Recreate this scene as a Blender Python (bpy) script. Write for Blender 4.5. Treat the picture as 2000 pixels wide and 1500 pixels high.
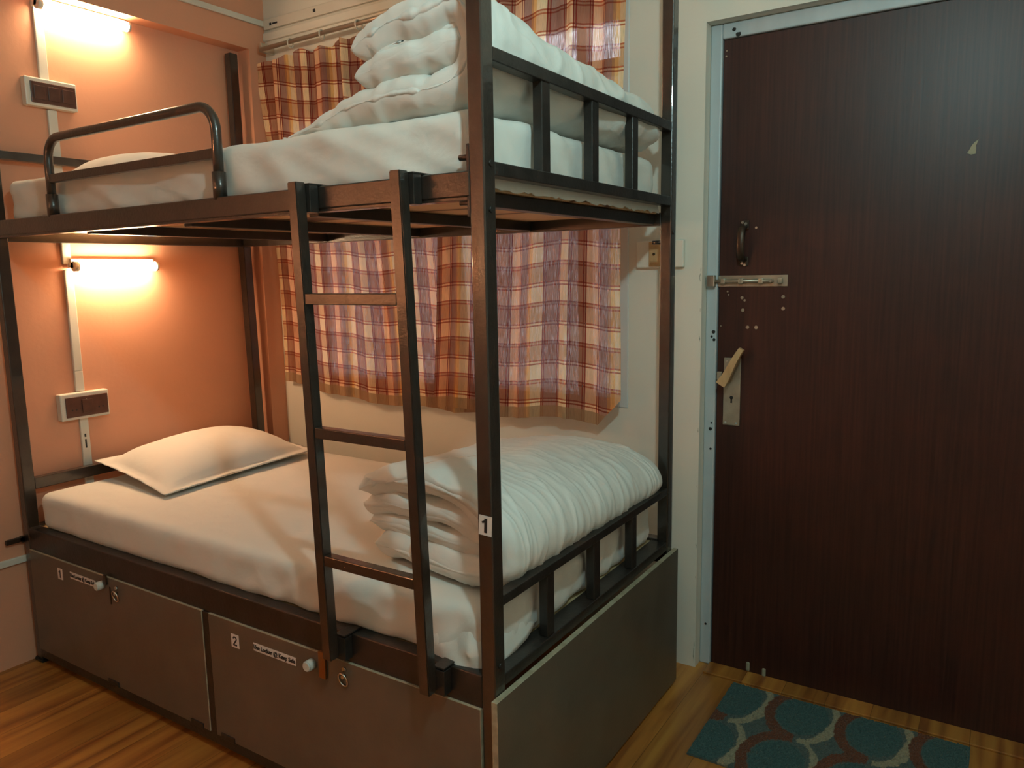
import bpy, bmesh, math, random
from mathutils import Vector, Matrix, noise
random.seed(7)
D = bpy.data
for o in list(D.objects): D.objects.remove(o, do_unlink=True)
scene = bpy.context.scene
col = scene.collection
R = math.radians

# ------------------------------------------------------------------ camera
CAM = (2.7576, -1.1999, 1.3046)
yaw, pitch, roll = R(32.8287), R(-8.2789), R(-1.0113)
fwd = Vector((-math.sin(yaw)*math.cos(pitch), math.cos(yaw)*math.cos(pitch), math.sin(pitch)))
r0 = Vector((math.cos(yaw), math.sin(yaw), 0)); u0 = r0.cross(fwd)
rr = r0*math.cos(roll)+u0*math.sin(roll); uu = u0*math.cos(roll)-r0*math.sin(roll)
cd = D.cameras.new('camera'); cam = D.objects.new('camera', cd); col.objects.link(cam)
m = Matrix((rr, uu, -fwd)).transposed().to_4x4(); m.translation = Vector(CAM)
cam.matrix_world = m
cd.sensor_fit = 'HORIZONTAL'; cd.sensor_width = 36; cd.lens = 1495.04/2000*36
cd.clip_start = 0.02; cd.clip_end = 200
scene.camera = cam
# ------------------------------------------------------------------ world, lights, exposure
w = D.worlds.new('world'); scene.world = w; w.use_nodes = True
bg = w.node_tree.nodes['Background']
bg.inputs[0].default_value = (0.80, 0.88, 1.0, 1); bg.inputs[1].default_value = 4.0
scene.view_settings.view_transform = 'Standard'; scene.view_settings.look = 'None'
scene.view_settings.exposure = 0.0; scene.view_settings.gamma = 1.0
scene.view_settings.use_curve_mapping = False
ld = D.lights.new('ceiling_bulb', 'POINT'); ld.energy = 35; ld.color = (0.66, 1.0, 0.99); ld.shadow_soft_size = 0.04
lo = D.objects.new('ceiling_bulb', ld); lo.location = (2.62, -0.62, 2.15); col.objects.link(lo)
WARM = (1.0, 0.71, 0.42)
TUBE_STRENGTH = 142.0
# tube lamps of the neighbouring bunks, out of frame on the same pink wall
for k, (y, z) in enumerate(((-1.75, 1.37), (-2.45, 1.37), (-1.75, 2.2))):
    l2 = D.lights.new('neighbour_tube', 'AREA'); l2.shape = 'RECTANGLE'; l2.size = .30; l2.size_y = .035; l2.energy = 12; l2.color = WARM
    o2 = D.objects.new('neighbour_tube', l2); o2.location = (.04, y, z); o2.rotation_euler = (0, R(-90), 0); col.objects.link(o2)
    o2.rotation_euler = (R(90), 0, R(90))

# ------------------------------------------------------------------ materials
def mat(name, color, rough=0.5, metal=0.0, spec=0.5, coat=0.0):
    mt = D.materials.new(name); mt.use_nodes = True
    b = mt.node_tree.nodes['Principled BSDF']
    b.inputs['Base Color'].default_value = (*color, 1)
    b.inputs['Roughness'].default_value = rough; b.inputs['Metallic'].default_value = metal
    b.inputs['Specular IOR Level'].default_value = spec; b.inputs['Coat Weight'].default_value = coat
    return mt
def nodes(mt): return mt.node_tree.nodes, mt.node_tree.links, mt.node_tree.nodes['Principled BSDF']
def noisy(name, c1, c2, scale=(4,4,4), detail=4, lo=.35, hi=.65, rough=.6, bump=0.0, bscale=None, **k):
    mt = mat(name, c1, rough, **k); n, l, b = nodes(mt)
    tc = n.new('ShaderNodeTexCoord'); mp = n.new('ShaderNodeMapping'); mp.inputs['Scale'].default_value = scale
    nz = n.new('ShaderNodeTexNoise'); nz.inputs['Scale'].default_value = 1; nz.inputs['Detail'].default_value = detail
    cr = n.new('ShaderNodeValToRGB'); cr.color_ramp.elements[0].position = lo; cr.color_ramp.elements[1].position = hi
    cr.color_ramp.elements[0].color = (*c1, 1); cr.color_ramp.elements[1].color = (*c2, 1)
    l.new(tc.outputs['Object'], mp.inputs[0]); l.new(mp.outputs[0], nz.inputs['Vector'])
    l.new(nz.outputs[0], cr.inputs[0]); l.new(cr.outputs[0], b.inputs['Base Color'])
    if bump:
        n2 = n.new('ShaderNodeTexNoise'); n2.inputs['Scale'].default_value = 1; n2.inputs['Detail'].default_value = 5
        m2 = n.new('ShaderNodeMapping'); m2.inputs['Scale'].default_value = bscale or scale
        l.new(tc.outputs['Object'], m2.inputs[0]); l.new(m2.outputs[0], n2.inputs['Vector'])
        bp = n.new('ShaderNodeBump'); bp.inputs['Strength'].default_value = bump; bp.inputs['Distance'].default_value = .002
        l.new(n2.outputs[0], bp.inputs['Height']); l.new(bp.outputs[0], b.inputs['Normal'])
    return mt
M = {}
M['pink'] = noisy('pink_paint', (.66,.315,.195), (.70,.34,.21), (1.5,1.5,1.5), rough=.42, bump=.25, bscale=(60,60,60), spec=.35)
M['white_wall'] = noisy('cream_wall_paint', (.70,.66,.575), (.75,.71,.62), (2,2,2), rough=.5, bump=.3, bscale=(50,50,50), spec=.35)
M['ceiling'] = mat('ceiling_paint', (.62,.58,.52), .8)
M['pvc'] = noisy('white_pvc', (.62,.58,.50), (.68,.64,.56), (6,6,6), rough=.4)
M['switch_white'] = mat('switch_plate_white', (.66,.62,.54), .35)
M['switch_brown'] = noisy('switch_plate_brown', (.075,.028,.018), (.11,.045,.03), (30,30,30), rough=.35)
M['steel'] = noisy('brown_enamel_steel', (.017,.012,.009), (.028,.019,.014), (25,25,25), rough=.28, bump=.35, bscale=(120,120,120), spec=.7, coat=.6)
M['steel_dark'] = noisy('black_enamel_steel', (.015,.012,.010), (.026,.020,.017), (20,20,20), rough=.33, bump=.3, bscale=(110,110,110), spec=.5)
M['laminate'] = noisy('taupe_laminate', (.105,.086,.062), (.125,.102,.074), (8,8,8), rough=.33, bump=.12, bscale=(150,150,150), spec=.45)
M['laminate_edge'] = noisy('raw_board_edge', (.30,.25,.16), (.40,.34,.23), (40,40,60), rough=.7)
M['chrome'] = mat('chrome', (.62,.60,.56), .22, 1.0)
M['brass'] = mat('tarnished_brass', (.32,.16,.06), .42, .9)
M['knob'] = mat('pale_plastic_knob', (.60,.60,.55), .35)
M['sticker'] = mat('sticker_paper', (.70,.66,.62), .5)
M['ink'] = mat('black_ink', (.012,.012,.014), .5)
M['frame_blue'] = noisy('bluish_white_gloss_paint', (.42,.46,.48), (.50,.54,.56), (10,10,3), rough=.35, bump=.3, bscale=(40,40,20))
M['nickel'] = noisy('aged_nickel', (.36,.31,.24), (.48,.42,.33), (20,20,20), rough=.38, metal=.75)
M['dark_metal'] = mat('dark_bronze', (.06,.04,.028), .4, .7)
M['lever_wood'] = noisy('pale_lever_wood', (.42,.26,.12), (.55,.36,.18), (30,30,8), rough=.5)
M['plaster_chip'] = mat('bare_plaster', (.30,.31,.25), .8)
M['chip'] = mat('bare_wood_chip', (.32,.29,.20), .8)
M['rod'] = mat('steel_curtain_rod', (.62,.55,.46), .28, .85)
M['ring'] = mat('white_plastic_ring', (.62,.56,.46), .4)
M['alu'] = mat('white_window_frame', (.62,.63,.62), .35)
M['rubber'] = mat('black_plastic', (.015,.014,.013), .4)
M['shelf_brown'] = mat('dark_floor_mark', (.03,.02,.01), .6)

def cloth(name, base, bump=.25):
    mt = mat(name, base, .85, spec=.2); n, l, b = nodes(mt)
    b.inputs['Sheen Weight'].default_value = .15
    tc = n.new('ShaderNodeTexCoord')
    nz = n.new('ShaderNodeTexNoise'); nz.inputs['Scale'].default_value = 14; nz.inputs['Detail'].default_value = 6; nz.inputs['Distortion'].default_value = .6
    n3 = n.new('ShaderNodeTexNoise'); n3.inputs['Scale'].default_value = 600
    ad = n.new('ShaderNodeMath'); ad.operation = 'MULTIPLY_ADD'; ad.inputs[1].default_value = .05
    bp = n.new('ShaderNodeBump'); bp.inputs['Strength'].default_value = bump; bp.inputs['Distance'].default_value = .012
    l.new(tc.outputs['Object'], nz.inputs['Vector']); l.new(tc.outputs['Object'], n3.inputs['Vector'])
    l.new(n3.outputs[0], ad.inputs[0]); l.new(nz.outputs[0], ad.inputs[2])
    l.new(ad.outputs[0], bp.inputs['Height']); l.new(bp.outputs[0], b.inputs['Normal'])
    return mt
M['sheet'] = cloth('white_cotton_sheet', (.72,.69,.63), .22)
M['quilt'] = cloth('white_quilt_cover', (.74,.73,.68), .25)
M['pillow'] = cloth('white_pillowcase', (.74,.71,.65), .18)

# plywood with dark grain rings
def plywood():
    mt = mat('orange_plywood', (.3,.14,.06), .55); n, l, b = nodes(mt)
    tc = n.new('ShaderNodeTexCoord'); mp = n.new('ShaderNodeMapping'); mp.inputs['Scale'].default_value = (1.2, 7, 7)
    wv = n.new('ShaderNodeTexWave'); wv.wave_type = 'RINGS'; wv.inputs['Scale'].default_value = .7; wv.inputs['Distortion'].default_value = 6; wv.inputs['Detail'].default_value = 2; wv.inputs['Detail Scale'].default_value = .8
    cr = n.new('ShaderNodeValToRGB')
    e = cr.color_ramp.elements; e[0].position = 0; e[0].color = (.14,.05,.02,1); e[1].position = .10; e[1].color = (.70,.42,.22,1)
    x = e.new(1); x.color = (.78,.50,.28,1)
    l.new(tc.outputs['Object'], mp.inputs[0]); l.new(mp.outputs[0], wv.inputs['Vector']); l.new(wv.outputs[0], cr.inputs[0]); l.new(cr.outputs[0], b.inputs['Base Color'])
    return mt
M['ply'] = plywood()
M['ply_pale'] = noisy('pale_plywood', (.42,.30,.16), (.52,.39,.22), (4,25,25), rough=.6)

def floor_mat():
    mt = mat('wood_laminate_floor', (.4,.16,.03), .3, spec=.5); n, l, b = nodes(mt)
    tc = n.new('ShaderNodeTexCoord'); sp = n.new('ShaderNodeSeparateXYZ'); l.new(tc.outputs['Object'], sp.inputs[0])
    def math_(op, a=None, bb=None):
        q = n.new('ShaderNodeMath'); q.operation = op
        for i, v in enumerate((a, bb)):
            if v is None: continue
            if isinstance(v, (int, float)): q.inputs[i].default_value = v
            else: l.new(v, q.inputs[i])
        return q.outputs[0]
    k = math_('MULTIPLY', sp.outputs[0], 1/.125); idx = math_('FLOOR', k); fr = math_('FRACT', k)
    wn = n.new('ShaderNodeTexWhiteNoise'); wn.noise_dimensions = '1D'; l.new(idx, wn.inputs['W'])
    mp = n.new('ShaderNodeMapping'); mp.inputs['Scale'].default_value = (26, 1.6, 1)
    cb = n.new('ShaderNodeCombineXYZ'); l.new(sp.outputs[0], cb.inputs[0])
    l.new(math_('ADD', sp.outputs[1], math_('MULTIPLY', wn.outputs[0], 9)), cb.inputs[1]); l.new(cb.outputs[0], mp.inputs[0])
    nz = n.new('ShaderNodeTexNoise'); nz.inputs['Scale'].default_value = 1; nz.inputs['Detail'].default_value = 5; nz.inputs['Distortion'].default_value = .5
    l.new(mp.outputs[0], nz.inputs['Vector'])
    cr = n.new('ShaderNodeValToRGB'); e = cr.color_ramp.elements
    e[0].position = .34; e[0].color = (.22,.07,.016,1); e[1].position = .66; e[1].color = (.46,.20,.040,1)
    x = e.new(.48); x.color = (.36,.135,.027,1)
    l.new(nz.outputs[0], cr.inputs[0])
    hs = n.new('ShaderNodeHueSaturation'); l.new(cr.outputs[0], hs.inputs['Color'])
    l.new(math_('ADD', math_('MULTIPLY', wn.outputs[0], .35), .80), hs.inputs['Value'])
    seam = math_('GREATER_THAN', math_('ABSOLUTE', math_('SUBTRACT', fr, .5)), .492)
    mx = n.new('ShaderNodeMix'); mx.data_type = 'RGBA'; l.new(math_('MULTIPLY', seam, .6), mx.inputs[0]); l.new(hs.outputs[0], mx.inputs[6]); mx.inputs[7].default_value = (.05,.015,.005,1)
    l.new(mx.outputs[2], b.inputs['Base Color'])
    return mt
M['floor'] = floor_mat()

def door_mat():
    mt = mat('dark_mahogany_laminate', (.04,.012,.009), .42, spec=.4); n, l, b = nodes(mt)
    tc = n.new('ShaderNodeTexCoord'); mp = n.new('ShaderNodeMapping'); mp.inputs['Scale'].default_value = (130, 1, 3.2)
    nz = n.new('ShaderNodeTexNoise'); nz.inputs['Scale'].default_value = 1; nz.inputs['Detail'].default_value = 4; nz.inputs['Distortion'].default_value = .3
    cr = n.new('ShaderNodeValToRGB'); e = cr.color_ramp.elements
    e[0].position = .33; e[0].color = (.028,.0078,.0055,1); e[1].position = .68; e[1].color = (.050,.0145,.0095,1)
    l.new(tc.outputs['Object'], mp.inputs[0]); l.new(mp.outputs[0], nz.inputs['Vector']); l.new(nz.outputs[0], cr.inputs[0]); l.new(cr.outputs[0], b.inputs['Base Color'])
    bp = n.new('ShaderNodeBump'); bp.inputs['Strength'].default_value = .15; bp.inputs['Distance'].default_value = .001
    l.new(nz.outputs[0], bp.inputs['Height']); l.new(bp.outputs[0], b.inputs['Normal'])
    return mt
M['door'] = door_mat()

def plaid():
    mt = D.materials.new('plaid_cotton'); mt.use_nodes = True; n, l = mt.node_tree.nodes, mt.node_tree.links
    n.clear(); out = n.new('ShaderNodeOutputMaterial')
    uv = n.new('ShaderNodeUVMap'); sp = n.new('ShaderNodeSeparateXYZ'); l.new(uv.outputs[0], sp.inputs[0])
    def stripe(src, period, bands):
        mu = n.new('ShaderNodeMath'); mu.operation = 'MULTIPLY'; mu.inputs[1].default_value = 1/period; l.new(src, mu.inputs[0])
        fr = n.new('ShaderNodeMath'); fr.operation = 'FRACT'; l.new(mu.outputs[0], fr.inputs[0])
        cr = n.new('ShaderNodeValToRGB'); cr.color_ramp.interpolation = 'CONSTANT'; e = cr.color_ramp.elements
        pos = 0; first = True; tot = sum(x[0] for x in bands)
        for wd, c in bands:
            if first: e[0].position = 0; e[0].color = (*c, 1); first = False
            elif pos > 0 and len(e) == 2 and not getattr(stripe, 'used', False):
                e[1].position = pos/tot; e[1].color = (*c, 1); stripe.used = True
            else:
                x = e.new(min(pos/tot, .999)); x.color = (*c, 1)
            pos += wd
        stripe.used = False
        l.new(fr.outputs[0], cr.inputs[0]); return cr.outputs[0]
    cream, pink_, yel = (.95,.72,.44), (.90,.56,.34), (.92,.54,.20)
    mv, mv2, ln = (.46,.24,.16), (.42,.24,.19), (.30,.05,.035)
    dl = lambda bgc: [(1.5, ln), (1.8, bgc), (1.5, ln)]
    bands = [(15, cream)]+dl(mv)+[(17, mv)]+dl(mv)+[(17, pink_)]+dl(pink_)+[(13, mv2)]+[(4,(.60,.32,.15)), (6, yel)]+[(14, cream)]+dl(mv)+[(21, mv2)]+dl(mv)
    warp = stripe(sp.outputs[0], .43, bands)
    wl, wd, wln = (1,1,1), (.74,.60,.54), (.54,.22,.16)
    weft = stripe(sp.outputs[1], .133, [(14,wl),(1.5,wln),(1.6,wl),(1.5,wln),(14,wd),(1.5,wln),(1.6,wd),(1.5,wln)])
    mx = n.new('ShaderNodeMix'); mx.data_type = 'RGBA'; mx.blend_type = 'MULTIPLY'; mx.inputs[0].default_value = 1
    l.new(warp, mx.inputs[6]); l.new(weft, mx.inputs[7])
    # hem band (bottom of cloth, v < .045)
    lt = n.new('ShaderNodeMath'); lt.operation = 'LESS_THAN'; lt.inputs[1].default_value = .040; l.new(sp.outputs[1], lt.inputs[0])
    hm = n.new('ShaderNodeMix'); hm.data_type = 'RGBA'; hm.inputs[7].default_value = (.34,.20,.10,1)
    h5 = n.new('ShaderNodeMath'); h5.operation = 'MULTIPLY'; h5.inputs[1].default_value = .75; l.new(lt.outputs[0], h5.inputs[0]); l.new(h5.outputs[0], hm.inputs[0]); l.new(mx.outputs[2], hm.inputs[6])
    # vertical slub weave
    mp = n.new('ShaderNodeMapping'); mp.inputs['Scale'].default_value = (420, 28, 1); l.new(uv.outputs[0], mp.inputs[0])
    nz = n.new('ShaderNodeTexNoise'); nz.inputs['Scale'].default_value = 1; nz.inputs['Detail'].default_value = 2; l.new(mp.outputs[0], nz.inputs['Vector'])
    df = n.new('ShaderNodeBsdfDiffuse'); tr = n.new('ShaderNodeBsdfTranslucent'); tp = n.new('ShaderNodeBsdfTransparent')
    l.new(hm.outputs[2], df.inputs[0]); l.new(hm.outputs[2], tr.inputs[0])
    m1 = n.new('ShaderNodeMixShader'); m1.inputs[0].default_value = .38; l.new(df.outputs[0], m1.inputs[1]); l.new(tr.outputs[0], m1.inputs[2])
    rm = n.new('ShaderNodeMapRange'); rm.inputs[1].default_value = .45; rm.inputs[2].default_value = .75; rm.inputs[3].default_value = .02; rm.inputs[4].default_value = .30
    l.new(nz.outputs[0], rm.inputs[0])
    m2 = n.new('ShaderNodeMixShader'); l.new(rm.outputs[0], m2.inputs[0]); l.new(m1.outputs[0], m2.inputs[1]); l.new(tp.outputs[0], m2.inputs[2])
    l.new(m2.outputs[0], out.inputs[0])
    return mt
M['plaid'] = plaid()

def glass(name, tint):
    mt = D.materials.new(name); mt.use_nodes = True; n, l = mt.node_tree.nodes, mt.node_tree.links; n.clear()
    out = n.new('ShaderNodeOutputMaterial'); tp = n.new('ShaderNodeBsdfTransparent'); tp.inputs[0].default_value = (*tint, 1)
    gl = n.new('ShaderNodeBsdfGlossy'); gl.inputs['Roughness'].default_value = .05
    mx = n.new('ShaderNodeMixShader'); mx.inputs[0].default_value = .06
    l.new(tp.outputs[0], mx.inputs[1]); l.new(gl.outputs[0], mx.inputs[2]); l.new(mx.outputs[0], out.inputs[0]); return mt
M['glass_dim'] = glass('tinted_window_glass', (.50,.46,.44))
M['glass_backlight_cut'] = glass('backlight_cut_window_glass', (.10,.10,.11))  # upper left panes: dark tint put in to weaken daylight behind the curtain
M['glass_clear'] = glass('clear_window_glass', (.95,.95,.95))

def emit(name, c, s):
    mt = D.materials.new(name); mt.use_nodes = True; n, l = mt.node_tree.nodes, mt.node_tree.links; n.clear()
    out = n.new('ShaderNodeOutputMaterial'); e = n.new('ShaderNodeEmission'); e.inputs[0].default_value = (*c, 1); e.inputs[1].default_value = s
    l.new(e.outputs[0], out.inputs[0]); return mt
M['tube'] = emit('glowing_lamp_tube', WARM, TUBE_STRENGTH)
M['tube_upper'] = emit('dimmer_lamp_tube', WARM, TUBE_STRENGTH*.80)

def rug_mat():
    mt = mat('shaggy_rug_pile', (.1,.2,.2), .95, spec=.1); n, l, b = nodes(mt)
    at = n.new('ShaderNodeVertexColor'); at.layer_name = 'pattern'; l.new(at.outputs[0], b.inputs['Base Color'])
    b.inputs['Sheen Weight'].default_value = .2
    return mt
M['rug'] = rug_mat()

# ------------------------------------------------------------------ mesh helpers
def link(name, me, mt=None, parent=None, smooth=False):
    o = D.objects.new(name, me); col.objects.link(o)
    if mt is not None:
        for x in (mt if isinstance(mt, (list, tuple)) else [mt]): me.materials.append(M[x] if isinstance(x, str) else x)
    if parent is not None: o.parent = parent
    if smooth:
        for p in me.polygons: p.use_smooth = True
    return o
def bmobj(name, bm, mt, parent=None, smooth=False):
    me = D.meshes.new(name); bmesh.ops.recalc_face_normals(bm, faces=bm.faces); bm.to_mesh(me); bm.free()
    return link(name, me, mt, parent, smooth)
def box(bm, x0, x1, y0, y1, z0, z1, bev=0.0, mi=0):
    vs = [bm.verts.new((x, y, z)) for x in (x0, x1) for y in (y0, y1) for z in (z0, z1)]
    fs = []
    for q in ((0,1,3,2),(4,6,7,5),(0,4,5,1),(2,3,7,6),(0,2,6,4),(1,5,7,3)):
        f = bm.faces.new([vs[i] for i in q]); f.material_index = mi; fs.append(f)
    if bev:
        es = list({e for f in fs for e in f.edges})
        r = bmesh.ops.bevel(bm, geom=es, offset=bev, segments=2, affect='EDGES', profile=.5)
        for f in r['faces']: f.material_index = mi
    return vs
def mkbox(name, b6, mt, parent=None, bev=.002):
    bm = bmesh.new(); box(bm, *b6, bev=bev); return bmobj(name, bm, mt, parent)
def beam(bm, p, q, wx, wy, bev=.002):
    """box tube from p to q (mostly vertical), section wx by wy centred on the ends"""
    p, q = Vector(p), Vector(q)
    vs = [bm.verts.new((c.x+sx*wx/2, c.y+sy*wy/2, c.z)) for c in (p, q) for sx, sy in ((-1,-1),(1,-1),(1,1),(-1,1))]
    fs = [bm.faces.new(vs[:4]), bm.faces.new(vs[4:])]+[bm.faces.new([vs[i], vs[(i+1)%4], vs[4+(i+1)%4], vs[4+i]]) for i in range(4)]
    if bev: bmesh.ops.bevel(bm, geom=list({e for f in fs for e in f.edges}), offset=bev, segments=2, affect='EDGES')
def cyl(bm, p, q, r, seg=16, r2=None, cap=True, mi=0):
    p, q = Vector(p), Vector(q); d = (q-p).normalized()
    a = d.orthogonal().normalized(); b = d.cross(a); r2 = r if r2 is None else r2
    A = [bm.verts.new(p+(a*math.cos(t)+b*math.sin(t))*r) for t in [2*math.pi*i/seg for i in range(seg)]]
    B = [bm.verts.new(q+(a*math.cos(t)+b*math.sin(t))*r2) for t in [2*math.pi*i/seg for i in range(seg)]]
    for i in range(seg):
        f = bm.faces.new((A[i], A[(i+1)%seg], B[(i+1)%seg], B[i])); f.smooth = True; f.material_index = mi
    if cap:
        for g in (A, B): f = bm.faces.new(g); f.material_index = mi
def tube(bm, pts, r, seg=12, closed=False, mi=0):
    pts = [Vector(p) for p in pts]; n = len(pts); rings = []; prev = None
    for i, p in enumerate(pts):
        if closed: d = (pts[(i+1)%n]-pts[i-1]).normalized()
        else: d = (pts[min(i+1,n-1)]-pts[max(i-1,0)]).normalized()
        a = (prev-d*prev.dot(d)).normalized() if prev is not None else d.orthogonal().normalized()
        prev = a; b = d.cross(a)
        rings.append([bm.verts.new(p+(a*math.cos(t)+b*math.sin(t))*r) for t in [2*math.pi*k/seg for k in range(seg)]])
    for i in range(n if closed else n-1):
        A, B = rings[i], rings[(i+1)%n]
        for k in range(seg):
            f = bm.faces.new((A[k], A[(k+1)%seg], B[(k+1)%seg], B[k])); f.smooth = True; f.material_index = mi
    if not closed:
        bm.faces.new(rings[0]); bm.faces.new(rings[-1])
def thing(name, label, cat, loc=(0,0,0), group=None):
    o = D.objects.new(name, None); o.empty_display_size = .05; col.objects.link(o); o.location = loc
    o['label'] = label; o['category'] = cat
    if group: o['group'] = group
    return o
def tag(o, label, cat, group=None, kind=None):
    o['label'] = label; o['category'] = cat
    if group: o['group'] = group
    if kind: o['kind'] = kind
    return o
def struct(o, label=None):
    o['kind'] = 'structure'
    if label: o['label'] = label
    return o
def text_mesh(body, size, depth=.0004):
    c = D.curves.new('lettering', 'FONT'); c.body = body; c.size = size; c.extrude = depth; c.align_x = 'CENTER'; c.align_y = 'CENTER'; c.offset = size*.02
    o = D.objects.new('lettering', c); col.objects.link(o)
    dg = bpy.context.evaluated_depsgraph_get(); me = D.meshes.new_from_object(o.evaluated_get(dg))
    D.objects.remove(o, do_unlink=True); return me
def sticker(name, body, cx, cz, w_, h_, size, y, parent, tilt=0, xs=1.0, label=None):
    """paper label standing on a plane facing -Y, with printed lettering, one mesh"""
    bm = bmesh.new(); box(bm, -w_/2, w_/2, -.0006, .0, -h_/2, h_/2)
    me = text_mesh(body, size); b2 = bmesh.new(); b2.from_mesh(me)
    for v in b2.verts: v.co = Vector((v.co.x*xs, -v.co.z-.0012, v.co.y))
    for f in b2.faces: f.material_index = 1
    tmp = D.meshes.new('t'); b2.to_mesh(tmp); b2.free(); n0 = len(bm.faces); bm.from_mesh(tmp)
    bm.faces.ensure_lookup_table()
    for f in bm.faces[n0:]: f.material_index = 1
    bmesh.ops.rotate(bm, verts=bm.verts, cent=(0,0,0), matrix=Matrix.Rotation(tilt, 3, 'Y'))
    bmesh.ops.translate(bm, verts=bm.verts, vec=(cx, y, cz))
    o = bmobj(name, bm, ['sticker', 'ink'], parent)
    if label: o['label'] = label
    return o
def ribbon(bm, pts, wd, y, mi=1):
    """flat stroke in the XZ plane with square ends"""
    P = [Vector((a, b)) for a, b in pts]; Lf, Rt = [], []
    for i, p in enumerate(P):
        d1 = (P[i]-P[i-1]).normalized() if i else (P[1]-P[0]).normalized()
        d2 = (P[i+1]-P[i]).normalized() if i < len(P)-1 else d1
        n1, n2 = Vector((-d1.y, d1.x)), Vector((-d2.y, d2.x)); m_ = (n1+n2).normalized(); k = wd/2/max(.5, m_.dot(n1))
        Lf.append(bm.verts.new((p.x+m_.x*k, y, p.y+m_.y*k))); Rt.append(bm.verts.new((p.x-m_.x*k, y, p.y-m_.y*k)))
    for i in range(len(P)-1): bm.faces.new((Lf[i], Lf[i+1], Rt[i+1], Rt[i])).material_index = mi
def digit_sticker(digit, cx, cz, w_, h_, y, parent, tilt=0, hgt=.72):
    bm = bmesh.new(); box(bm, -w_/2, w_/2, -.0006, .0, -h_/2, h_/2); H = h_*hgt
    if digit == '1':
        ribbon(bm, [(.04*H,-.5*H),(.04*H,.5*H)], .24*H, -.0011); ribbon(bm, [(-.26*H,.20*H),(-.06*H,.29*H),(.06*H,.46*H)], .15*H, -.0012)
    else:
        a = [(-.23*H+.0,.22*H)]+[(.23*H*math.cos(R(t)), .22*H+.20*H*math.sin(R(t))) for t in range(160, -50, -20)]+[(-.20*H,-.36*H)]
        ribbon(bm, a, .17*H, -.0011); ribbon(bm, [(-.31*H,-.41*H),(.31*H,-.41*H)], .18*H, -.0012)
    bmesh.ops.rotate(bm, verts=bm.verts, cent=(0,0,0), matrix=Matrix.Rotation(tilt, 3, 'Y'))
    bmesh.ops.translate(bm, verts=bm.verts, vec=(cx, y, cz))
    return bmobj('number_label', bm, ['sticker', 'ink'], parent)
def fbm(p, s, o=3):
    return noise.fractal(Vector(p)*s, .8, 2.0, o)

# ------------------------------------------------------------------ the room
WY = 1.115          # plane of the window wall
bm = bmesh.new(); box(bm, -.3, 4.0, -3.0, 1.5, -.05, 0); struct(bmobj('floor', bm, 'floor'))
bm = bmesh.new(); box(bm, -.3, 4.0, -3.0, 1.5, 2.75, 2.85); struct(bmobj('ceiling', bm, 'ceiling'))
bm = bmesh.new()
box(bm, -.20, -.02, -3.0, 1.30, 0, 2.75)                  # niche face
box(bm, -.02, .052, 1.03, 1.20, 0, 2.24)                  # corner column
box(bm, -.02, .052, -3.0, 1.20, 2.24, 2.75)               # beam over the niche
struct(bmobj('wall_left', bm, 'pink'))
WX0, WX1, WZ0, WZ1 = .16, 1.722, .852, 2.19
DX0, DX1, DZ = 1.966, 2.98, 2.022
bm = bmesh.new()
box(bm, -.05, WX0, WY, 1.30, 0, 2.75); box(bm, WX0, WX1, WY, 1.30, 0, WZ0); box(bm, WX0, WX1, WY, 1.30, WZ1, 2.75)
box(bm, WX1, DX0, WY, 1.30, 0, 2.75); box(bm, DX0, DX1, WY, 1.30, DZ, 2.75); box(bm, DX1, 3.8, WY, 1.30, 0, 2.75)
box(bm, DX0, DX1, 1.26, 1.30, 0, DZ)
struct(bmobj('wall_back', bm, 'white_wall'))
bm = bmesh.new(); box(bm, 3.55, 3.7, -3.0, 1.30, 0, 2.75); struct(bmobj('wall_right', bm, 'white_wall'))
bm = bmesh.new(); box(bm, -.2, 3.7, -2.9, -2.75, 0, 2.75); struct(bmobj('wall_front', bm, 'white_wall'))
# plaster ledge above the curtain rod
bm = bmesh.new(); box(bm, .052, 3.55, WY-.012, WY+.01, 2.285, 2.318, bev=.004); struct(bmobj('trim_1', bm, 'white_wall'), 'painted plaster ledge above the curtain rod')

bm = bmesh.new()
for (z, s_) in ((1.305,.007),(1.28,.010),(1.18,.005),(1.09,.006),(.985,.005),(.80,.006),(.62,.005),(.42,.007),(.31,.004),(.08,.009),(.05,.012),(.03,.010)):
    a_ = [bm.verts.new((DX0-.002+random.uniform(-.6,1)*s_*.35*math.cos(t)-s_*.3, WY-.0006, z+s_*1.4*math.sin(t)*random.uniform(.7,1.2))) for t in [R(i*51) for i in range(7)]]
    b_ = [bm.verts.new((v.co.x, WY+.002, v.co.z)) for v in a_]
    bm.faces.new(a_)
    for i in range(7): bm.faces.new((a_[i], a_[(i+1)%7], b_[(i+1)%7], b_[i]))
o = bmobj('plaster_chip', bm, 'plaster_chip', D.objects['wall_back']); o['label'] = 'grey-green chips along the plaster edge by the door'
# window: frame, mullions, panes
win = struct(D.objects.new('window_1', None)); col.objects.link(win); win.location = (.94, 1.15, WZ0)
inv = Vector((-.94, -1.15, -WZ0))
def wchild(name, bm, mt, label=None):
    bmesh.ops.translate(bm, verts=bm.verts, vec=inv); o = bmobj(name, bm, mt, win)
    if label: o['label'] = label
    return o
bm = bmesh.new()
fw = .032
box(bm, WX0, WX0+fw, 1.112, 1.19, WZ0, WZ1, .003); box(bm, WX1-fw, WX1, 1.112, 1.19, WZ0, WZ1, .003)
box(bm, WX0+fw, WX1-fw, 1.112, 1.19, WZ0, WZ0+fw, .003); box(bm, WX0+fw, WX1-fw, 1.112, 1.19, WZ1-fw, WZ1, .003)
box(bm, WX0+fw, WX1-fw, 1.13, 1.18, 1.93, 1.975, .003)
wchild('window_frame', bm, 'alu')
mull = [.66, 1.13, 1.545]
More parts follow.
